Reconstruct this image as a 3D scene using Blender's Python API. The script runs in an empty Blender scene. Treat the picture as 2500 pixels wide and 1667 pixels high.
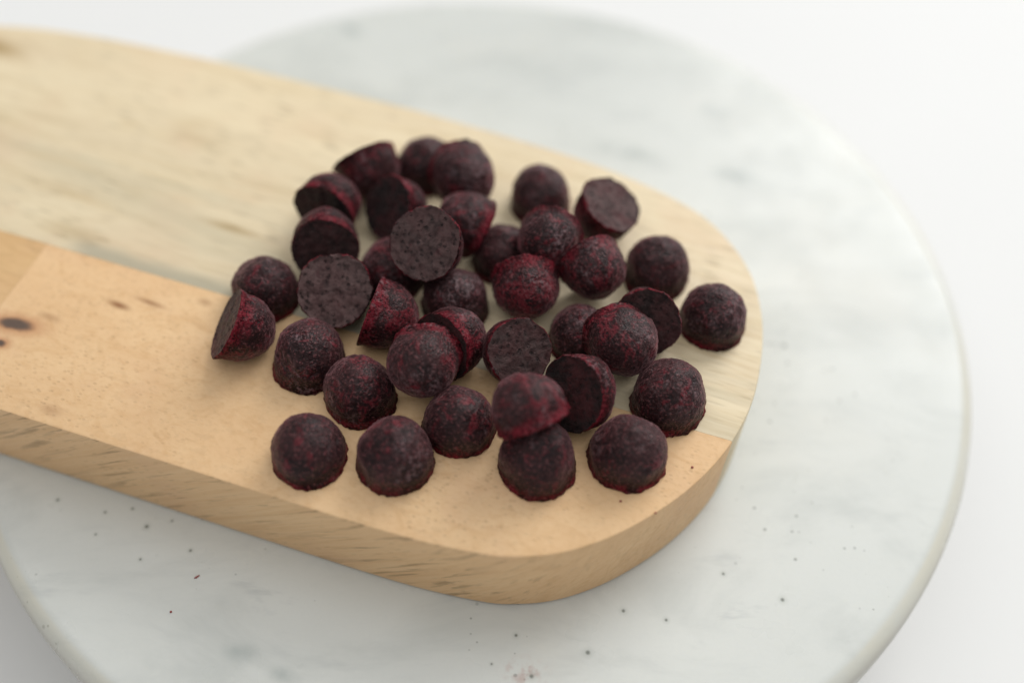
import bpy, bmesh, math, random
import numpy as np
from mathutils import Vector, Matrix, noise

S = bpy.context.scene
COL = S.collection
rad = math.radians

# ------------------------------------------------------------------ camera
cam_d = bpy.data.cameras.new("camera")
cam = bpy.data.objects.new("camera", cam_d)
COL.objects.link(cam)
right = Vector((0.99910293, 0.03424317, 0.02491463))
up = Vector((-0.04234776, 0.80789266, 0.58780619))
fwd = Vector((0.0, 0.58833396, -0.80861805))
M = Matrix((right, up, -fwd)).transposed().to_4x4()
M.translation = (0, 0, 0.27203525)
cam.matrix_world = M
cam_d.sensor_width = 36.0
cam_d.lens = 2700 / 2500 * 36.0
cam_d.clip_start, cam_d.clip_end = 0.01, 50
cam_d.dof.use_dof = True
cam_d.dof.focus_distance = 0.283
cam_d.dof.aperture_fstop = 2.7
S.camera = cam

# ------------------------------------------------------------------ world, lamps, exposure
W = bpy.data.worlds.new("World")
S.world = W
W.use_nodes = True
bg = W.node_tree.nodes["Background"]
bg.inputs[0].default_value = (0.985, 0.99, 1.0, 1)
bg.inputs[1].default_value = 0.315


def area(name, loc, target, sx, sy, power, color):
    l = bpy.data.lights.new(name, 'AREA')
    l.shape = 'RECTANGLE'
    l.size, l.size_y, l.energy, l.color = sx, sy, power, color
    o = bpy.data.objects.new(name, l)
    COL.objects.link(o)
    o.location = loc
    o.rotation_euler = (Vector(target) - Vector(loc)).to_track_quat('-Z', 'Y').to_euler()
    return o


# daylight through a big window behind and to the right of the table
area("window_light", (2.0, 3.0, 2.35), (0.05, 0.2, 0.0), 2.6, 2.6, 138.0, (1.0, 0.99, 0.975))
# fill lamp added overhead for ceiling bounce, lifts the tops and the front
area("overhead_fill", (-0.05, 0.2, 1.45), (-0.05, 0.2, 0.0), 1.9, 1.9, 11.0, (1.0, 1.0, 0.99))

S.view_settings.view_transform = 'Standard'
S.view_settings.look = 'None'
S.view_settings.exposure = 0.0
S.view_settings.gamma = 1.0
S.render.engine = 'CYCLES'
S.cycles.use_denoising = True
S.cycles.max_bounces = 8


# ------------------------------------------------------------------ node helper
class G:
    def __init__(self, name):
        self.m = bpy.data.materials.new(name)
        self.m.use_nodes = True
        self.t = self.m.node_tree
        self.b = self.t.nodes["Principled BSDF"]

    def n(self, kind, **kw):
        nd = self.t.nodes.new(kind)
        for k, v in kw.items():
            if k.startswith('i_'):
                key = k[2:].replace('_', ' ')
                self.put(nd.inputs[key], v)
            elif k[0] == 'p' and k[1:].isdigit():
                self.put(nd.inputs[int(k[1:])], v)
            else:
                setattr(nd, k, v)
        return nd

    def put(self, sock, v):
        if isinstance(v, bpy.types.NodeSocket):
            self.t.links.new(v, sock)
        else:
            sock.default_value = v

    def math(self, op, a, b=0.0, c=0.0, clamp=False):
        nd = self.n('ShaderNodeMath', operation=op, p0=a, p1=b, p2=c)
        nd.use_clamp = clamp
        return nd.outputs[0]

    def vmath(self, op, a, b=(0, 0, 0)):
        nd = self.n('ShaderNodeVectorMath', operation=op, p0=a, p1=b)
        return nd.outputs['Value'] if op in ('LENGTH', 'DISTANCE') else nd.outputs[0]

    def mapping(self, vec, loc=(0, 0, 0), rot=(0, 0, 0), scale=(1, 1, 1)):
        return self.n('ShaderNodeMapping', p0=vec, p1=loc, p2=rot, p3=scale).outputs[0]

    def noise(self, vec, scale, detail=4.0, rough=0.55, dist=0.0):
        return self.n('ShaderNodeTexNoise', i_Vector=vec, i_Scale=scale, i_Detail=detail,
                      i_Roughness=rough, i_Distortion=dist).outputs[0]

    def ramp(self, x, a, b, lo=0.0, hi=1.0):
        return self.n('ShaderNodeMapRange', interpolation_type='SMOOTHSTEP', p0=x, p1=a, p2=b, p3=lo, p4=hi).outputs[0]

    def mix(self, f, a, b, mode='MIX'):
        nd = self.n('ShaderNodeMix', data_type='RGBA', blend_type=mode)
        self.put(nd.inputs[0], f)
        for s, v in ((nd.inputs[6], a), (nd.inputs[7], b)):
            self.put(s, v if isinstance(v, bpy.types.NodeSocket) else (*v, 1))
        return nd.outputs[2]

    def coord(self):
        return self.n('ShaderNodeTexCoord').outputs['Object']

    def bump(self, h, strength, dist):
        nd = self.n('ShaderNodeBump', i_Strength=strength, i_Distance=dist, i_Height=h)
        self.t.links.new(nd.outputs[0], self.b.inputs['Normal'])

    def set(self, **kw):
        for k, v in kw.items():
            self.put(self.b.inputs[k.replace('_', ' ')], v)

    def spot(self, xy, c, r, soft=0.5, stretch=1.0, ang=0.0):
        """1 inside a soft round or oval mark centred at c (flat coordinates)"""
        d = self.vmath('SUBTRACT', xy, (c[0], c[1], 0))
        if stretch != 1.0 or ang:
            d = self.mapping(d, rot=(0, 0, -ang), scale=(1, 1, 1))
            d = self.vmath('MULTIPLY', d, (1 / stretch, 1, 0))
        l = self.vmath('LENGTH', d)
        return self.ramp(l, r, r * (1 - soft))


def flat(g, v):
    return g.vmath('MULTIPLY', v, (1, 1, 0))


# ------------------------------------------------------------------ materials
def mat_table():
    g = G("white_table")
    co = g.coord()
    n1 = g.noise(co, 9, 3)
    g.put(g.b.inputs['Base Color'], g.mix(n1, (0.815, 0.82, 0.812), (0.835, 0.84, 0.83)))
    g.set(Roughness=0.6)
    g.b.inputs['Specular IOR Level'].default_value = 0.3
    return g.m


SPECKS = [((-0.1218, 0.1382), 0.000595), ((-0.096, 0.1314), 0.000765), ((-0.0829, 0.125), 0.000595), ((-0.0955, 0.1219), 0.00051), ((-0.1081, 0.1351), 0.00051), ((-0.0896, 0.1334), 0.000425), ((0.0042, 0.1055), 0.000595), ((0.0225, 0.1018), 0.00085), ((0.0084, 0.0951), 0.000765), ((0.0318, 0.1133), 0.00068), ((0.0428, 0.1113), 0.000595), ((0.0736, 0.1182), 0.000765), ((0.0586, 0.1248), 0.000595), ((-0.0017, 0.0978), 0.000425), ((-0.109, 0.1285), 0.000425), ((-0.101, 0.1365), 0.00051)]
SMUDGES = [((0.0372, 0.2819), .006, 3), ((0.075, 0.2722), .006, 2.2), ((0.0695, 0.3036), .006, 1.5),
           ((-0.0672, 0.3406), .006, 1.6), ((-0.0534, 0.0929), .003, 2.2), ((-0.0651, 0.0982), .0045, 1.6)]


def mat_marble():
    g = G("white_marble")
    co = g.coord()
    geo = g.n('ShaderNodeNewGeometry').outputs['Position']
    xy = flat(g, geo)
    base = (0.67, 0.69, 0.655)
    st = g.mapping(geo, rot=(0, 0, rad(8)), scale=(0.45, 1.0, 1.0))
    cloud = g.ramp(g.noise(st, 38, 6, 0.66, 0.6), 0.45, 0.70)
    col = g.mix(g.math('MULTIPLY', cloud, 0.52), base, (0.49, 0.515, 0.49))
    warm = g.ramp(g.noise(geo, 14, 3), 0.5, 0.75)
    col = g.mix(g.math('MULTIPLY', warm, 0.35), col, (0.71, 0.69, 0.62))
    st2 = g.mapping(geo, rot=(0, 0, rad(6)), scale=(0.28, 1.0, 1.0))
    streak = g.math('MULTIPLY', g.ramp(g.noise(st2, 120, 4, 0.65, 0.4), 0.56, 0.75), g.ramp(g.noise(geo, 20, 2), 0.40, 0.62))
    col = g.mix(g.math('MULTIPLY', streak, 0.62), col, (0.46, 0.485, 0.475))
    fine = g.ramp(g.noise(geo, 900, 3), 0.35, 0.7)
    col = g.mix(g.math('MULTIPLY', fine, 0.12), col, (0.6, 0.62, 0.6))
    # grey smudges deep in the stone
    for c, r, s in SMUDGES:
        f = g.spot(xy, c, r, 1.0, s, rad(-14))
        f = g.math('MULTIPLY', f, g.ramp(g.noise(geo, 160, 3), 0.25, 0.65))
        col = g.mix(g.math('MULTIPLY', f, 0.75), col, (0.40, 0.44, 0.42))
    # small mineral specks
    for sc, lim, dens, amt in ((190, 0.17, 0.78, 0.8), (420, 0.22, 0.62, 0.7)):
        v = g.n('ShaderNodeTexVoronoi', i_Vector=g.mapping(geo, scale=(1, 1.1, 1)), i_Scale=sc)
        sepc = g.n('ShaderNodeSeparateColor', p0=v.outputs['Color'])
        keep = g.math('GREATER_THAN', sepc.outputs[0], dens)
        patch = g.ramp(g.noise(geo, 17, 2), 0.44, 0.60)
        size = g.math('MULTIPLY', g.math('MULTIPLY', sepc.outputs[1], lim), patch)
        f = g.math('MULTIPLY', keep, g.ramp(g.math('SUBTRACT', v.outputs['Distance'], size), 0.07, -0.06))
        f = g.math('MULTIPLY', f, patch)
        col = g.mix(g.math('MULTIPLY', f, amt * 0.8), col, (0.13, 0.14, 0.12))
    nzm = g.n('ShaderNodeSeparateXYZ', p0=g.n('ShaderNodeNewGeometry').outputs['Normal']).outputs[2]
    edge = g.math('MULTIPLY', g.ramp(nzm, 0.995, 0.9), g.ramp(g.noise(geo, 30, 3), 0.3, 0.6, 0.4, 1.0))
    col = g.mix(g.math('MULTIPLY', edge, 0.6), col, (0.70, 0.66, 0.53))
    # side faces of the slab are mixed towards a duller grey than the top
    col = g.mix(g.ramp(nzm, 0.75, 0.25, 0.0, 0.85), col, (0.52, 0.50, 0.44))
    f = g.math('MULTIPLY', g.spot(xy, (0.0072, 0.0958), .006, 1.0, 1.6, rad(-20)), g.ramp(g.noise(geo, 300, 4), 0.42, 0.68))
    col = g.mix(g.math('MULTIPLY', f, 0.8), col, (0.46, 0.30, 0.26))
    for c, r in SPECKS:
        f = g.spot(xy, c, r, 0.8)
        col = g.mix(g.math('MULTIPLY', f, 0.85), col, (0.085, 0.09, 0.07))
        f = g.spot(xy, c, r * 2.6, 1.0)
        col = g.mix(g.math('MULTIPLY', f, 0.3), col, (0.3, 0.33, 0.29))
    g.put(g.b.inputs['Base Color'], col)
    g.set(Roughness=g.ramp(g.noise(geo, 60, 3), 0.3, 0.7, 0.26, 0.40))
    g.b.inputs['Specular IOR Level'].default_value = 0.45
    g.b.subsurface_method = 'RANDOM_WALK'
    g.set(Subsurface_Weight=0.12, Subsurface_Scale=0.004, Subsurface_Radius=(1, .95, .8))
    g.bump(g.noise(geo, 420, 3), 0.05, 0.0004)
    return g.m


def grain_coords(g, slope, yaw=0.0):
    """turn board coordinates so that x runs along the fibre"""
    return g.mapping(g.coord(), rot=(0, slope, yaw))


def mat_stave(kind):
    g = G(kind + "_wood")
    co = g.coord()
    xy = flat(g, co)
    if kind == 'pale':
        slope, light, dark, mid = rad(5), (0.80, 0.68, 0.465), (0.62, 0.485, 0.285), (0.73, 0.61, 0.415)
    elif kind == 'peach':
        slope, light, dark, mid = rad(38), (0.84, 0.575, 0.32), (0.69, 0.425, 0.205), (0.79, 0.52, 0.28)
    else:
        slope, light, dark, mid = rad(12), (0.74, 0.49, 0.245), (0.60, 0.37, 0.165), (0.69, 0.44, 0.215)
    fib = grain_coords(g, slope, rad(2))
    # broad colour drift
    broad = g.noise(g.mapping(fib, scale=(6, 45, 45)), 1.0, 4, 0.6, 0.5)
    col = g.mix(g.ramp(broad, 0.32, 0.68), light, mid)
    # growth bands
    band = g.noise(g.mapping(fib, loc=(3, 1, 5), scale=(7, 170, 170)), 1.0, 5, 0.62, 1.2)
    col = g.mix(g.math('MULTIPLY', g.ramp(band, 0.46, 0.74), 0.62), col, dark)
    fine = g.noise(g.mapping(fib, scale=(40, 900, 900)), 1.0, 4, 0.6, 0.2)
    col = g.mix(g.math('MULTIPLY', g.ramp(fine, 0.42, 0.75), 0.35), col, dark)
    # cloudy blush
    bl = g.noise(co, 34, 3, 0.6)
    col = g.mix(g.math('MULTIPLY', g.ramp(bl, 0.46, 0.75), 0.30), col, (0.66, 0.40, 0.24) if kind != 'pale' else (0.70, 0.50, 0.33))
    # open pores: short dark dashes along the fibre
    sx = 300 if kind == 'peach' else 90
    v = g.n('ShaderNodeTexVoronoi', i_Vector=g.mapping(fib, scale=(sx, 900, 900)), i_Scale=1.0)
    sc = g.n('ShaderNodeSeparateColor', p0=v.outputs['Color'])
    keep = g.ramp(sc.outputs[0], 0.20, 0.95)
    pz = g.ramp(g.noise(co, 30, 3), 0.34, 0.66, 0.15, 1.0)
    pore = g.math('MULTIPLY', g.math('MULTIPLY', keep, g.ramp(v.outputs['Distance'], 0.48, 0.15)), pz)
    nx0 = g.n('ShaderNodeSeparateXYZ', p0=g.n('ShaderNodeTexCoord').outputs['Normal']).outputs[0]
    pore = g.math('MULTIPLY', pore, g.ramp(nx0, 0.15, 0.6, 1.0, 0.35))
    col = g.mix(g.math('MULTIPLY', pore, 0.45 if kind == 'pale' else 0.26), col, tuple(c * 0.42 for c in dark))
    # longer dark vessel lines
    ln = g.noise(g.mapping(fib, loc=(.3, .1, .7), scale=(38, 520, 520)), 1.0, 3, 0.55, 0.3)
    line = g.math('MULTIPLY', g.ramp(ln, 0.53, 0.66), g.ramp(g.noise(co, 45, 3), 0.34, 0.58, 0.25, 1.0))
    # vessels show as lines where the sawn side runs along them
    nz = g.n('ShaderNodeSeparateXYZ', p0=g.n('ShaderNodeTexCoord').outputs['Normal']).outputs[2]
    nx = g.n('ShaderNodeSeparateXYZ', p0=g.n('ShaderNodeTexCoord').outputs['Normal']).outputs[0]
    sidew = g.math('MULTIPLY', g.ramp(nz, 0.7, 0.3, 0.10, 0.55), g.ramp(nx, 0.15, 0.6, 1.0, 0.22))
    col = g.mix(g.math('MULTIPLY', line, sidew), col, tuple(c * 0.40 for c in dark))
    if kind == 'pale':
        # grey stain along the glue line and greenish weathered patches
        sep = g.n('ShaderNodeSeparateXYZ', p0=co)
        wv = g.math('ADD', sep.outputs[1], g.math('MULTIPLY', g.math('SUBTRACT', g.noise(g.mapping(co, scale=(18, 40, 40)), 1, 3), 0.5), 0.010))
        st = g.math('MULTIPLY', g.ramp(wv, -0.0105, -0.0155), g.ramp(sep.outputs[0], -0.184, -0.172))
        st = g.math('MULTIPLY', st, g.ramp(sep.outputs[0], 0.0, -0.08, 0.25, 1.0))
        col = g.mix(g.math('MULTIPLY', st, 0.62), col, (0.335, 0.325, 0.25))
        gr = g.ramp(g.noise(g.mapping(fib, loc=(7, 2, 1), scale=(9, 60, 60)), 1, 4, 0.6, 0.5), 0.50, 0.72)
        gr = g.math('MULTIPLY', gr, g.ramp(sep.outputs[1], 0.055, 0.0))
        col = g.mix(g.math('MULTIPLY', gr, 0.42), col, (0.47, 0.43, 0.30))
        for c, r, s, a in (((-0.139, 0.0056), .0016, 6, .6), ((-0.166, 0.0352), .0020, 6, .3), ((-0.195, 0.0036), .0022, 8, .2),
                           ((-0.250, 0.0515), .0042, 3, .8), ((-0.181, -0.0110), .0030, 4, .35), ((-0.128, 0.024), .0022, 8, .2),
                           ((-0.095, 0.052), .003, 4, .18), ((-0.214, 0.028), .0022, 8, .22)):
            f = g.math('MULTIPLY', g.spot(xy, c, r * 1.5, 1.0, s, rad(-2)), a)
            col = g.mix(f, col, (0.36, 0.235, 0.085))
    if kind == 'peach':
        # dark knots with a rusty halo
        for c, r, s in (((-0.1783, -0.0451), .0028, 2.5), ((-0.1788, -0.0520), .0016, 1.7)):
            d = g.vmath('ADD', xy, g.vmath('MULTIPLY', g.n('ShaderNodeTexNoise', i_Vector=co, i_Scale=260.0).outputs[1], (0.0024, 0.0016, 0)))
            d = g.vmath('SUBTRACT', d, (0.0012, 0.0008, 0))
            col = g.mix(g.math('MULTIPLY', g.spot(d, c, r * 1.9, 1.0, s, rad(6)), 0.95), col, (0.47, 0.19, 0.08))
            col = g.mix(g.math('MULTIPLY', g.spot(d, c, r * 0.95, 0.6, s, rad(4)), 0.9), col, (0.085, 0.07, 0.06))
        for c, r, s, a in (((-0.1555, -0.0302), .0011, 3.2, .9), ((-0.1478, -0.0266), .0009, 5, .7), ((-0.134, -0.0215), .0012, 2, .4), ((-0.171, -0.040), .0012, 3, .4),
                           ((-0.1545, -0.0660), .0016, 2.0, .35)):
            f = g.math('MULTIPLY', g.spot(xy, c, r * 1.6, 1.0, s, rad(-5)), a)
            col = g.mix(f, col, (0.25, 0.095, 0.03))
    g.put(g.b.inputs['Base Color'], col)
    g.set(Roughness=g.ramp(fine, 0.3, 0.7, 0.50, 0.64))
    g.b.inputs['Specular IOR Level'].default_value = 0.35
    h = g.math('SUBTRACT', g.math('MULTIPLY', fine, 0.5), g.math('MULTIPLY', pore, 0.8))
    g.bump(h, 0.25, 0.0003)
    return g.m


def mat_drop():
    g = G("frozen_puree")
    co = g.coord()
    oi = g.n('ShaderNodeObjectInfo').outputs['Random']
    off = g.n('ShaderNodeCombineXYZ', p0=g.math('MULTIPLY', oi, 3.1), p1=g.math('MULTIPLY', oi, 7.7), p2=oi).outputs[0]
    v = g.vmath('ADD', co, off)
    rim = g.n('ShaderNodeAttribute', attribute_name='rim').outputs['Fac']
    pit = g.n('ShaderNodeAttribute', attribute_name='pit').outputs['Fac']
    big = g.noise(v, 130, 4, 0.6, 0.4)
    med = g.noise(v, 420, 4, 0.65, 0.3)
    fin = g.noise(v, 1350, 2, 0.6)
    maroon, crimson, bloom = (0.010, 0.0015, 0.0020), (0.18, 0.0115, 0.022), (0.041, 0.0125, 0.0135)
    # frosty grey violet bloom over a dark red body
    fb = g.ramp(g.math('ADD', g.math('MULTIPLY', big, 0.6), g.math('MULTIPLY', med, 0.4)), 0.40, 0.60)
    hgt = g.n('ShaderNodeAttribute', attribute_name='height').outputs['Fac']
    # the skirt by the rim has less bloom, and its shade is painted in too
    col = g.mix(g.math('MULTIPLY', fb, g.ramp(hgt, 0.12, 0.62, 0.30, 0.85)), maroon, bloom)
    # raw crimson where the bloom has been rubbed off: bands by the rim, scuffs
    patchy = g.ramp(g.noise(v, 95, 3, 0.6, 0.6), 0.36, 0.60)
    fr = g.math('MULTIPLY', g.math('MULTIPLY', rim, patchy), g.math('MULTIPLY', g.ramp(med, 0.30, 0.55), g.ramp(fin, 0.30, 0.52, 0.25, 1.0)))
    ocol = g.n('ShaderNodeSeparateColor', p0=g.n('ShaderNodeObjectInfo').outputs['Color'])
    sn = g.math('ADD', g.noise(v, 190, 5, 0.72, 0.9), g.math('MULTIPLY', ocol.outputs[1], 0.095))
    scuff = g.math('MULTIPLY', g.math('MULTIPLY', g.ramp(sn, 0.56, 0.70), 0.75), g.ramp(fin, 0.32, 0.52, 0.2, 1.0))
    fr = g.math('MAXIMUM', fr, scuff)
    col = g.mix(g.math('MULTIPLY', fr, 0.92), col, crimson)
    # grainy ice: light and dark crumbs
    col = g.mix(g.ramp(fin, 0.55, 0.70, 0, 0.75), col, (0.165, 0.058, 0.062))
    col = g.mix(g.ramp(fin, 0.47, 0.30, 0, 0.9), col, (0.006, 0.002, 0.003))
    frost = g.math('MULTIPLY', g.ramp(g.noise(v, 85, 3, 0.6), 0.50, 0.66), g.ramp(g.noise(v, 800, 4, 0.7), 0.47, 0.62))
    col = g.mix(g.math('MULTIPLY', frost, 0.55), col, (0.22, 0.14, 0.15))
    col = g.mix(g.math('MULTIPLY', pit, 0.8), col, (0.012, 0.003, 0.004))
    g.put(g.b.inputs['Base Color'], col)
    g.set(Roughness=g.ramp(med, 0.3, 0.7, 0.36, 0.58))
    g.set(Specular_IOR_Level=g.ramp(hgt, 0.05, 0.5, 0.10, 0.26))
    g.set(Sheen_Weight=g.ramp(hgt, 0.12, 0.72, 0.02, 0.34), Sheen_Roughness=0.38, Sheen_Tint=(1.0, 0.52, 0.55, 1))
    h = g.math('ADD', g.math('MULTIPLY', fin, 0.4), g.math('MULTIPLY', med, 0.6))
    g.bump(h, 0.9, 0.0011)
    return g.m


def mat_face():
    g = G("cut_puree_face")
    co = g.coord()
    oi = g.n('ShaderNodeObjectInfo').outputs['Random']
    v = g.vmath('ADD', co, g.n('ShaderNodeCombineXYZ', p0=g.math('MULTIPLY', oi, 5.1), p1=g.math('MULTIPLY', oi, 2.7), p2=oi).outputs[0])
    med = g.noise(v, 480, 4, 0.65, 0.4)
    fin = g.noise(v, 1700, 3, 0.7)
    col = g.mix(g.ramp(med, 0.36, 0.62), (0.008, 0.0040, 0.0042), (0.026, 0.0145, 0.0145))
    red = g.ramp(g.noise(v, 260, 4, 0.7, 0.8), 0.56, 0.70)
    col = g.mix(g.math('MULTIPLY', red, 0.65), col, (0.07, 0.010, 0.014))
    vo = g.n('ShaderNodeTexVoronoi', i_Vector=v, i_Scale=560.0)
    hole = g.math('MULTIPLY', g.ramp(vo.outputs['Distance'], 0.38, 0.16), g.ramp(fin, 0.42, 0.6))
    col = g.mix(g.math('MULTIPLY', hole, 0.65), col, (0.010, 0.004, 0.005))
    col = g.mix(g.ramp(fin, 0.60, 0.75, 0, 0.5), col, (0.06, 0.032, 0.034))
    ocol = g.n('ShaderNodeSeparateColor', p0=g.n('ShaderNodeObjectInfo').outputs['Color'])
    frost_shade = g.math('MULTIPLY', g.ramp(med, 0.30, 0.62, 0.35, 1.0), ocol.outputs[0])  # frost per drop; kept low on hemmed-in faces, painting their shade in
    col = g.mix(g.math('MULTIPLY', frost_shade, g.ramp(hole, 0, 1, 0.92, 0.2)), col, (0.145, 0.090, 0.086))
    rd = g.math('MULTIPLY', g.ramp(g.noise(v, 150, 4, 0.7), 0.40, 0.62), g.math('MULTIPLY', ocol.outputs[1], 0.42))
    col = g.mix(rd, col, (0.12, 0.022, 0.026))
    g.put(g.b.inputs['Base Color'], col)
    g.set(Roughness=0.55)
    g.b.inputs['Specular IOR Level'].default_value = 0.16
    g.set(Sheen_Weight=0.05, Sheen_Roughness=0.5)
    h = g.math('SUBTRACT', g.math('ADD', g.math('MULTIPLY', med, 0.5), g.math('MULTIPLY', fin, 0.4)), g.math('MULTIPLY', hole, 0.9))
    g.bump(h, 0.9, 0.0011)
    return g.m


def mat_crumb():
    g = G("red_crumb")
    n = g.noise(g.coord(), 3000, 3)
    g.put(g.b.inputs['Base Color'], g.mix(n, (0.24, 0.03, 0.035), (0.36, 0.11, 0.09)))
    g.set(Roughness=0.6)
    return g.m


# ------------------------------------------------------------------ object helpers
def link(name, me, mats=(), parent=None, smooth=True):
    for m in mats:
        me.materials.append(m)
    if smooth:
        me.polygons.foreach_set('use_smooth', [True] * len(me.polygons))
    o = bpy.data.objects.new(name, me)
    COL.objects.link(o)
    o.parent = parent
    return o


def tag(o, label, cat, group=None, kind=None):
    if label:
        o['label'] = label
    if cat:
        o['category'] = cat
    if group:
        o['group'] = group
    if kind:
        o['kind'] = kind
    return o


# ------------------------------------------------------------------ table
TABLE_Z = -0.065
bm = bmesh.new()
bmesh.ops.create_grid(bm, x_segments=8, y_segments=8, size=1.6)
me = bpy.data.meshes.new("tabletop")
bm.to_mesh(me)
bm.free()
table = link("tabletop", me, [mat_table()])
table.location = (0, 0.4, TABLE_Z)
tag(table, "plain white tabletop under and around the round marble slab", "table", kind='structure')

# ------------------------------------------------------------------ round marble slab on a short foot
SLAB_C = (-0.01144573, 0.21217843)


def lathe(prof, seg):
    vs, fs = [], []
    for (r, z) in prof:
        for k in range(seg):
            a = 2 * math.pi * k / seg
            vs.append((r * math.cos(a), r * math.sin(a), z))
    for i in range(len(prof) - 1):
        for k in range(seg):
            k2 = (k + 1) % seg
            fs.append((i * seg + k, i * seg + k2, (i + 1) * seg + k2, (i + 1) * seg + k))
    fs.append(tuple(range(seg))[::-1])
    n = (len(prof) - 1) * seg
    fs.append(tuple(n + k for k in range(seg)))
    me = bpy.data.meshes.new("lathe")
    me.from_pydata(vs, [], fs)
    bm = bmesh.new()
    bm.from_mesh(me)
    bmesh.ops.recalc_face_normals(bm, faces=bm.faces)
    bm.to_mesh(me)
    bm.free()
    return me


prof = [(0.02, 0), (0.08, 0), (0.1415, 0), (0.1470, 0)]
prof += [(0.1470 + 0.0058 * math.sin(rad(a)), -0.0060 + 0.0060 * math.cos(rad(a))) for a in range(12, 91, 13)]
prof += [(0.1530, -0.009), (0.1530, -0.0135)]
prof += [(0.1490 + 0.0040 * math.cos(rad(a)), -0.0140 - 0.0040 * math.sin(rad(a))) for a in range(0, 91, 15)]
prof += [(0.09, -0.0182), (0.062, -0.0185), (0.055, -0.021), (0.052, -0.03), (0.053, -0.05), (0.06, -0.062), (0.062, -0.065), (0.02, -0.065)]
me = lathe(prof, 192)
slab = link("marble_slab", me, [mat_marble()])
slab.location = (*SLAB_C, 0)
slab.data.set_sharp_from_angle(angle=rad(50))
tag(slab, "round white marble slab with grey veins and dark specks beneath the wooden board", "marble slab")

# ------------------------------------------------------------------ wooden board: three glued staves
T = 0.0289240
PHI = -0.28464881
board = bpy.data.objects.new("wooden_board", None)
COL.objects.link(board)
board.location = (0.04931827, 0.16855512, 0.0004)
board.rotation_euler = (0, 0, PHI)
board.empty_display_size = 0.05
tag(board, "pale wooden serving board with rounded ends lying across the marble slab", "wooden board")

END = [(-0.1309, .0708), (-0.108, .0705), (-0.0741, .0690), (-0.0525, .0672), (-0.038, .0652), (-0.0235, .0618), (-0.0125, .0578), (-0.0041, .0525),
       (0.0041, .0443), (0.0095, .0359), (0.0138, .0240), (0.0157, .0132), (0.0164, .0036), (0.0162, -.0044), (0.0149, -.0127),
       (0.0126, -.0210), (0.0089, -.0297), (0.0033, -.0393), (-0.0042, -.0488), (-0.011, -.0556), (-0.02, -.0622), (-0.0296, -.0662),
       (-0.0359, -.0678), (-0.0504, -.0694), (-0.0632, -.0699), (-0.079, -.0701), (-0.105, -.0702)]


def catmull(pts, sub):
    out = []
    for i in range(1, len(pts) - 2):
        p0, p1, p2, p3 = [np.array(pts[j]) for j in (i - 1, i, i + 1, i + 2)]
        for k in range(sub):
            t = k / sub
            out.append(tuple(0.5 * (2 * p1 + (p2 - p0) * t + (2 * p0 - 5 * p1 + 4 * p2 - p3) * t * t + (3 * p1 - p0 - 3 * p2 + p3) * t ** 3)))
    return out


rend = catmull(END, 6)
for _ in range(6):   # even out the traced points
    rend = [rend[0]] + [tuple((np.array(rend[i - 1]) + 2 * np.array(rend[i]) + np.array(rend[i + 1])) / 4) for i in range(1, len(rend) - 1)] + [rend[-1]]
lend = [(-0.277 - s, w) for s, w in rend][::-1]
outline = rend + lend        # goes round clockwise


def board_mesh(x0=None, x1=None, y0=None, y1=None):
    bm = bmesh.new()
    ch = 0.0007
    n = len(outline)
    P = np.array(outline)
    tg = np.roll(P, -1, 0) - np.roll(P, 1, 0)
    nr = np.stack([-tg[:, 1], tg[:, 0]], 1)
    nr /= np.linalg.norm(nr, axis=1)[:, None]
    if ((P - P.mean(0)) * nr).sum() > 0:
        nr = -nr
    rings = []
    for ins, z in ((ch * 1.2, 0), (0, ch * 1.2), (0, T * 0.5), (0, T - ch), (ch * .3, T - ch * .3), (ch, T)):
        Q = P + nr * ins
        rings.append([bm.verts.new((a, b, z)) for a, b in Q])
    for a, b in zip(rings[:-1], rings[1:]):
        for k in range(n):
            bm.faces.new((a[k], a[(k + 1) % n], b[(k + 1) % n], b[k]))
    bm.faces.new(rings[0])
    bm.faces.new(rings[-1])
    bmesh.ops.recalc_face_normals(bm, faces=bm.faces)

    def cut(co, no):
        geom = bm.verts[:] + bm.edges[:] + bm.faces[:]
        r = bmesh.ops.bisect_plane(bm, geom=geom, plane_co=co, plane_no=no, clear_outer=True, dist=1e-7)
        ed = [e for e in bm.edges if e.is_boundary]
        bmesh.ops.holes_fill(bm, edges=ed, sides=0)
    if y0 is not None:
        cut((0, y0, 0), (0, -1, 0))
    if y1 is not None:
        cut((0, y1, 0), (0, 1, 0))
    if x0 is not None:
        cut((x0, 0, 0), (-1, 0, 0))
    if x1 is not None:
        cut((x1, 0, 0), (1, 0, 0))
    bmesh.ops.recalc_face_normals(bm, faces=bm.faces)
    me = bpy.data.meshes.new("stave")
    bm.to_mesh(me)
    bm.free()
    return me


GL, CX, EPS = -0.0174, -0.1858, 0.00003
for nm, kw, lab in (('pale', dict(y0=GL + EPS), "wide pale cream stave with streaky grain and grey stain"),
                    ('peach', dict(y1=GL - EPS, x0=CX + EPS), "narrow peach coloured stave with dark knots"),
                    ('tan', dict(y1=GL - EPS, x1=CX - EPS), "short darker tan stave at the far left")):
    st = link("stave", board_mesh(**kw), [mat_stave(nm)], board)
    st.data.set_sharp_from_angle(angle=rad(35))
    st['label'] = lab

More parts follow.
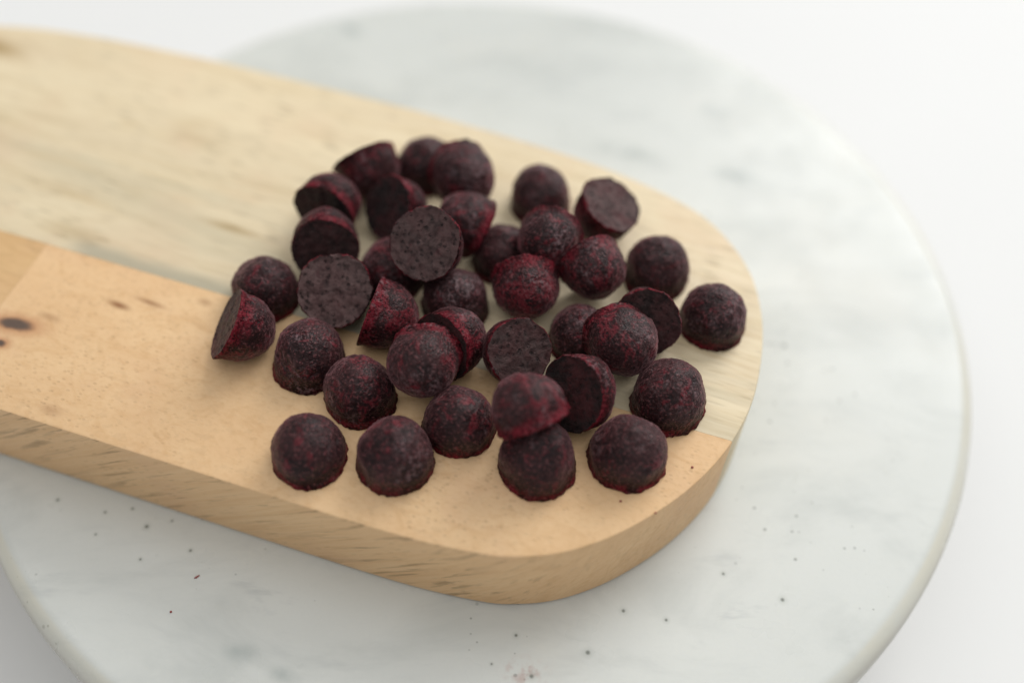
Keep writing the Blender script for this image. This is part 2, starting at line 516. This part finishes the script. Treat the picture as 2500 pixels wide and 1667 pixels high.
# ------------------------------------------------------------------ frozen drops
PROF = [(0.985, 0.0), (1.005, 0.02), (1.015, 0.05), (1.005, 0.09), (0.988, 0.14), (0.977, 0.20), (0.970, 0.28), (0.967, 0.35), (0.962, 0.42)]
for a in range(1, 23):
    t = rad(a * 90 / 23)
    PROF.append((0.962 * math.cos(t) ** 1.08, 0.42 + 0.985 * math.sin(t)))
SEG = 88
FACE_R = (0.94, 0.88, 0.81, 0.73, 0.65, 0.57, 0.49, 0.41, 0.33, 0.25, 0.17, 0.09)
mdrop, mface = mat_drop(), mat_face()


def drop_mesh(seed, r, nip, pits, ragged, red, dents):
    rnd = random.Random(seed)
    o = Vector((seed * 3.7, seed * 1.3, seed * 5.9))
    pitc = []
    for _ in range(pits):
        th, ph = rnd.uniform(0, 2 * math.pi), rnd.uniform(0.15, 1.35)
        pitc.append((Vector((math.cos(th) * math.sin(ph), math.sin(th) * math.sin(ph), 0.3 + math.cos(ph))), rnd.uniform(0.035, 0.10)))
    den = []
    for _ in range(dents):
        th, ph = rnd.uniform(0, 2 * math.pi), rnd.uniform(0.4, 1.3)
        den.append((Vector((math.cos(th) * math.sin(ph), math.sin(th) * math.sin(ph), 0.42 + math.cos(ph))), rnd.uniform(0.25, 0.5), rnd.uniform(0.03, 0.07)))
    lean = (rnd.uniform(-.07, .07), rnd.uniform(-.07, .07))
    vs, rim, pit, hg, fs, mi = [], [], [], [], [], []
    nz = noise.noise
    oval = rnd.uniform(0.975, 1.025)
    for i, (pr, pz) in enumerate(PROF):
        for k in range(SEG):
            a = 2 * math.pi * k / SEG
            c, s = math.cos(a), math.sin(a)
            x, y, z = pr * c, pr * s, pz
            q = Vector((x, y, z))
            d = 0.065 * nz(q * 1.5 + o) + 0.024 * nz(q * 4.2 + o) + 0.018 * nz(q * 10 + o) + 0.014 * nz(q * 23 + o)
            edge = max(0.0, 1 - pz / 0.16)
            d += edge * ragged * (0.5 * nz(Vector((c * 5, s * 5, 1.7)) + o) + 0.5 * nz(Vector((c * 13, s * 13, 0.3)) + o))
            pv = 0.0
            for pc, prad in pitc:
                l = (q - pc).length
                if l < prad:
                    w = 1 - l / prad
                    d -= 0.07 * w ** 0.6 * min(1, prad / 0.07)
                    pv = max(pv, min(1, w * 2))
            for dc, dr, dd in den:
                l = (q - dc).length
                if l < dr:
                    w = 1 - (l / dr) ** 2
                    d -= dd * w * w
            if i < 2:
                nv = Vector((c, s, 0))
            else:
                nv = Vector((c * pr, s * pr, max(0, pz - 0.42))).normalized()
            q += nv * d
            rr = math.hypot(pr * c, pr * s)
            q.z += nip * math.exp(-(rr / 0.17) ** 2)
            if pz > 0:
                q.x += lean[0] * pz
                q.y += lean[1] * pz
            q.x *= oval
            q.y /= oval
            q.z = max(q.z, 0.0)
            vs.append(q * r)
            wob = 0.12 * nz(Vector((c * 1.8, s * 1.8, 9.1)) + o) + 0.05 * nz(Vector((c * 6, s * 6, 4.1)) + o)
            h = red * 0.42 + 0.05 + wob
            rim.append(max(0.0, min(1.0, (h - pz) / 0.13)) if pz < 1 else 0.0)
            pit.append(pv)
            hg.append(pz / 1.4)
    nring = len(PROF)
    top = len(vs)
    vs.append(Vector((lean[0] * 1.405, lean[1] * 1.405, 1.404 + nip)) * r)
    rim.append(0.0)
    pit.append(0.0)
    hg.append(1.0)
    for i in range(nring - 1):
        for k in range(SEG):
            k2 = (k + 1) % SEG
            fs.append((i * SEG + k, i * SEG + k2, (i + 1) * SEG + k2, (i + 1) * SEG + k))
            mi.append(0)
    b = (nring - 1) * SEG
    for k in range(SEG):
        fs.append((b + k, b + (k + 1) % SEG, top))
        mi.append(0)
    prev = list(range(SEG))
    for fr in FACE_R:
        cur = []
        for k in range(SEG):
            a = 2 * math.pi * k / SEG
            e = vs[k]
            x, y = e.x / r * fr / 0.985, e.y / r * fr / 0.985
            q = Vector((x, y, 0))
            z = max(0.0, 0.026 + 0.040 * nz(q * 3 + o) + 0.038 * nz(q * 7 + o)) * min(1, (0.99 - fr) / 0.1)
            cur.append(len(vs))
            vs.append(Vector((x, y, z)) * r)
            rim.append(0.0)
            pit.append(0.0)
        for k in range(SEG):
            k2 = (k + 1) % SEG
            fs.append((prev[k2], prev[k], cur[k], cur[k2]))
            mi.append(1)
        prev = cur
    ctr = len(vs)
    vs.append(Vector((0, 0, 0.02 * r)))
    rim.append(0.0)
    pit.append(0.0)
    for k in range(SEG):
        fs.append((prev[(k + 1) % SEG], prev[k], ctr))
        mi.append(1)
    me = bpy.data.meshes.new("frozen_drop")
    me.from_pydata(vs, [], fs)
    me.polygons.foreach_set('material_index', mi)
    me.polygons.foreach_set('use_smooth', [True] * len(fs))
    for nm, dat in (('rim', rim), ('pit', pit), ('height', hg + [0.0] * (len(vs) - len(hg)))):
        at = me.attributes.new(nm, 'FLOAT', 'POINT')
        at.data.foreach_set('value', dat)
    me.set_sharp_from_angle(angle=rad(58))
    me.materials.append(mdrop)
    me.materials.append(mface)
    return me


# x, y, z of the flat face's centre, axis from face to tip, radius (metres), nipple, pits, raggedness, red band, dents, (flat face lightness: frost, lowered to paint in shade from neighbours; rubbed red), label
DROPS = [
    ((-0.04919, 0.13781, 0.02932), (0.0000, 0.0000, 1.0000), 0.00918, 0.05, 4, 0.09, 0.6, 1, (0.3, 0.4),
     "upright drop leftmost in the front row, near the board's front edge"),
    ((-0.02792, 0.13787, 0.02932), (0.0000, 0.0000, 1.0000), 0.00979, 0.055, 2, 0.08, 0.6, 1, (0.3, 0.4),
     "upright drop second from left in the front row, with a ragged lower skirt"),
    ((0.00766, 0.13844, 0.02932), (0.0000, 0.0000, 1.0000), 0.01002, 0.055, 2, 0.08, 0.6, 1, (0.3, 0.5),
     "upright front row drop carrying another drop that lies tipped on its top"),
    ((0.02993, 0.14119, 0.02932), (0.0000, 0.0000, 1.0000), 0.00974, 0.06, 2, 0.09, 0.65, 1, (0.3, 0.35),
     "upright drop at the right end of the front row"),
    ((-0.01243, 0.14833, 0.02932), (0.0000, 0.0000, 1.0000), 0.00933, 0.055, 2, 0.08, 0.6, 1, (0.3, 0.4),
     "upright drop just left of the tipped drop that lies on the front row"),
    ((-0.03859, 0.15611, 0.02932), (0.0000, 0.0000, 1.0000), 0.00931, 0.03, 6, 0.08, 0.6, 1, (0.3, 0.6),
     "upright drop with dark pits near its top, behind the two leftmost front drops"),
    ((-0.05342, 0.16608, 0.02932), (0.0000, 0.0000, 1.0000), 0.00962, 0.05, 3, 0.08, 0.6, 2, (0.3, 0.4),
     "upright drop beside the right of the leftmost drop, which lies on its side"),
    ((-0.06838, 0.18829, 0.02932), (0.0000, 0.0000, 1.0000), 0.00932, 0.055, 2, 0.08, 0.6, 1, (0.3, 0.25),
     "upright drop half hidden behind the leftmost drop that lies on its side"),
    ((-0.02804, 0.23784, 0.02932), (0.0000, 0.0000, 1.0000), 0.00927, 0.055, 2, 0.08, 0.6, 1, (0.3, 0.25),
     "rearmost upright drop, partly hidden by the big round drop at the back"),
    ((0.00686, 0.22709, 0.02932), (0.0000, 0.0000, 1.0000), 0.00910, 0.055, 2, 0.08, 0.6, 1, (0.3, 0.25),
     "upright drop standing at the back left of the drop with the upturned face"),
    ((-0.00357, 0.20467, 0.02932), (0.0000, 0.0000, 1.0000), 0.00899, 0.055, 2, 0.08, 0.6, 1, (0.3, 0.25),
     "shaded dark upright drop right of the raised pitted disc, mostly hidden"),
    ((0.03980, 0.20137, 0.02932), (0.0000, 0.0000, 1.0000), 0.00930, 0.055, 2, 0.08, 0.6, 1, (0.3, 0.25),
     "upright drop at right, below the upturned flat face, touching the rightmost drop"),
    ((-0.01607, 0.18751, 0.02932), (0.0000, 0.0000, 1.0000), 0.00918, 0.055, 2, 0.08, 0.6, 1, (0.3, 0.25),
     "shaded dark upright drop directly below the raised pitted disc in mid heap"),
    ((0.01855, 0.17731, 0.02932), (0.0000, 0.0000, 1.0000), 0.00877, 0.055, 2, 0.08, 0.6, 1, (0.3, 0.25),
     "shaded upright drop behind the left side of the right hand crimson edged dome"),
    ((0.05466, 0.18541, 0.02932), (0.0000, 0.0000, 1.0000), 0.00927, 0.06, 2, 0.08, 0.6, 1, (0.3, 0.5),
     "rightmost drop, upright near the board's rounded right edge"),
    ((0.04124, 0.15803, 0.02932), (0.0000, 0.0000, 1.0000), 0.00980, 0.05, 2, 0.09, 0.65, 2, (0.3, 0.45),
     "upright drop on the pale stave just behind the right end of the front row"),
    ((-0.03401, 0.19721, 0.02932), (0.0000, 0.0000, 1.0000), 0.00960, 0.055, 2, 0.08, 0.6, 1, (0.3, 0.6),
     "dark drop mostly hidden behind the left side of the raised pitted disc"),
    ((-0.07449, 0.17044, 0.04047), (0.8437, 0.0186, -0.5365), 0.00935, 0.03, 6, 0.06, 1.0, 2, (0.55, 1.0),
     "leftmost drop, lying on its side with its flat face turned left and crimson body"),
    ((-0.03803, 0.17734, 0.03974), (0.9445, -0.1913, -0.2670), 0.00967, 0.02, 2, 0.06, 0.8, 1, (0.3, 1.0),
     "side lying reddish drop with pointed top, right of the full grey disc face"),
    ((-0.05236, 0.19709, 0.03989), (-0.0728, 0.9289, -0.3631), 0.00946, 0.02, 2, 0.06, 0.8, 1, (0.25, 0.4),
     "dark faced drop with red upper rim, directly behind the full grey disc face"),
    ((-0.05506, 0.21199, 0.03868), (0.3306, 0.9375, -0.1088), 0.00926, 0.02, 2, 0.06, 0.8, 1, (0, 0.4),
     "black faced drop at the rear left, just below the upturned drop"),
    ((-0.04607, 0.23372, 0.04037), (0.4687, -0.7316, -0.4951), 0.00941, 0.02, 2, 0.06, 0.8, 1, (0, 0.8),
     "upside down drop at the rear left with its flat face tilted up"),
    ((-0.03697, 0.21322, 0.04049), (0.6591, 0.4804, -0.5787), 0.00924, 0.02, 2, 0.06, 0.8, 1, (0, 0.6),
     "side lying drop below the upturned rear drop, dark flat face turned left"),
    ((-0.01758, 0.23159, 0.03732), (0.3166, -0.7955, 0.5167), 0.00964, 0.02, 2, 0.06, 0.8, 1, (0.2, 0.6),
     "big round drop at the back beside the rearmost one, dome towards the viewer"),
    ((0.02680, 0.21731, 0.04185), (-0.4007, 0.0231, -0.9159), 0.00928, 0.02, 1, 0.09, 0.5, 1, (0.8, 0.8),
     "drop at the back right showing its flat face tilted up to the right"),
    ((0.01006, 0.20410, 0.04310), (-0.2829, -0.9167, 0.2821), 0.00878, 0.02, 2, 0.06, 0.8, 1, (0.2, 0.9),
     "tipped drop with a red top, in front of the back right upright drop"),
    ((0.01939, 0.19743, 0.04029), (0.5001, -0.8658, 0.0165), 0.00897, 0.02, 3, 0.09, 0.9, 1, (0.2, 1.0),
     "tipped drop with a crimson peak, left of the upright drop below the upturned face"),
    ((0.00258, 0.19196, 0.03873), (0.0857, -0.9957, -0.0364), 0.00939, 0.02, 5, 0.09, 1.1, 1, (0.2, 1.3),
     "crimson topped tipped drop in the centre of the heap, right of the raised disc"),
    ((-0.01824, 0.16620, 0.03958), (0.6129, 0.7161, -0.3341), 0.00929, 0.02, 2, 0.06, 0.8, 1, (0, 0.9),
     "crimson rimmed drop on edge, its dark face against the red banded dome"),
    ((0.00223, 0.16418, 0.04184), (-0.3837, 0.6236, -0.6811), 0.00880, 0.02, 2, 0.06, 0.8, 1, (0.55, 0.5),
     "drop with a fuzzy grey flat face, just above the tipped drop lying on another"),
    ((0.03548, 0.17673, 0.04017), (0.0885, 0.7922, -0.6039), 0.00890, 0.02, 2, 0.06, 0.8, 1, (0.15, 0.5),
     "dark faced drop with thin red rim, between a dome and the rightmost drop"),
    ((0.01556, 0.15281, 0.04071), (0.6169, 0.5736, -0.5389), 0.00955, 0.02, 2, 0.06, 0.8, 1, (0, 0.9),
     "drop on edge with black flat face, right of the drop tipped on another"),
    ((-0.04755, 0.18160, 0.04194), (-0.0034, 0.6515, -0.7586), 0.00981, 0.02, 1, 0.08, 0.5, 0, (1.0, 0.3),
     "drop showing its whole grey flat face to the viewer, at the heap's left"),
    ((-0.02170, 0.16334, 0.03950), (-0.1356, -0.8328, 0.5368), 0.00941, 0.02, 3, 0.06, 1.0, 1, (0.2, 0.7),
     "dome with a crimson upper band, pressed against a dark flat face, lower middle"),
    ((0.02756, 0.17268, 0.03835), (0.2343, -0.7821, 0.5775), 0.00951, 0.02, 2, 0.06, 0.95, 1, (0.2, 0.7),
     "dome facing the viewer with crimson upper left edge, in the right of the heap"),
    ((-0.01021, 0.20917, 0.03731), (-0.8770, 0.1472, 0.4573), 0.00925, 0.02, 2, 0.06, 0.8, 1, (0.2, 0.9),
     "tipped drop with a pointed red rim at right, behind the raised pitted disc"),
    ((-0.02410, 0.19110, 0.05140), (0.2201, 0.5975, -0.7711), 0.00974, 0.02, 2, 0.06, 0.8, 1, (0.7, 0.3),
     "pitted flat faced drop raised on top of the heap, facing the viewer"),
    ((0.00630, 0.14296, 0.04222), (-0.4068, 0.6336, 0.6580), 0.00947, 0.02, 2, 0.08, 0.7, 1, (0.2, 1.0),
     "tipped drop lying on top of a front row drop, dome up and flat face down"),
]
for i, (loc, ax, r, nip, pits, ragged, red, dents, tone, lab) in enumerate(DROPS):
    me = drop_mesh(i + 11, r, nip, pits, ragged, red, dents)
    o = bpy.data.objects.new("frozen_drop", me)
    COL.objects.link(o)
    q = Vector((0, 0, 1)).rotation_difference(Vector(ax))
    spin = Matrix.Rotation(random.Random(i * 7 + 3).uniform(0, 6.28), 4, 'Z')
    o.matrix_world = Matrix.Translation(loc) @ q.to_matrix().to_4x4() @ spin
    o.color = (*tone, 0.0, 1.0)
    tag(o, lab, "frozen drop", "frozen dark red drops heaped on the wooden board")

# ------------------------------------------------------------------ crumbs that fell off the drops
mcr = mat_crumb()


def crumb(loc, r, lab, st=1.0):
    rnd = random.Random(int(loc[0] * 1e5))
    bm = bmesh.new()
    bmesh.ops.create_icosphere(bm, subdivisions=2, radius=r)
    for v in bm.verts:
        v.co *= 1 + rnd.uniform(-.3, .3)
        v.co.x *= st
        v.co.z *= 0.7
    me = bpy.data.meshes.new("crumb")
    bm.to_mesh(me)
    bm.free()
    o = link("crumb", me, [mcr])
    o.location = (loc[0], loc[1], loc[2] + r * 0.5)
    o.rotation_euler = (0, 0, rad(40))
    tag(o, lab, "crumb", "red crumbs fallen from the drops")


TB = T + 0.0004
crumb((0.0467, 0.1398, TB), .00032, "tiny red crumb near the right rounded edge of the wooden board")
crumb((0.0284, 0.1294, TB), .00030, "tiny red crumb just below the rightmost front drop on the board")
crumb((0.0369, 0.1266, TB), .00028, "tiny dark crumb near the front rim of the board's rounded end")
crumb((-0.0797, 0.1176, 0), .00026, "thin red fibre on the marble in front of the board", 3.2)
crumb((-0.0844, 0.1078, 0), .00030, "tiny red crumb on the marble left of the picture's bottom centre")
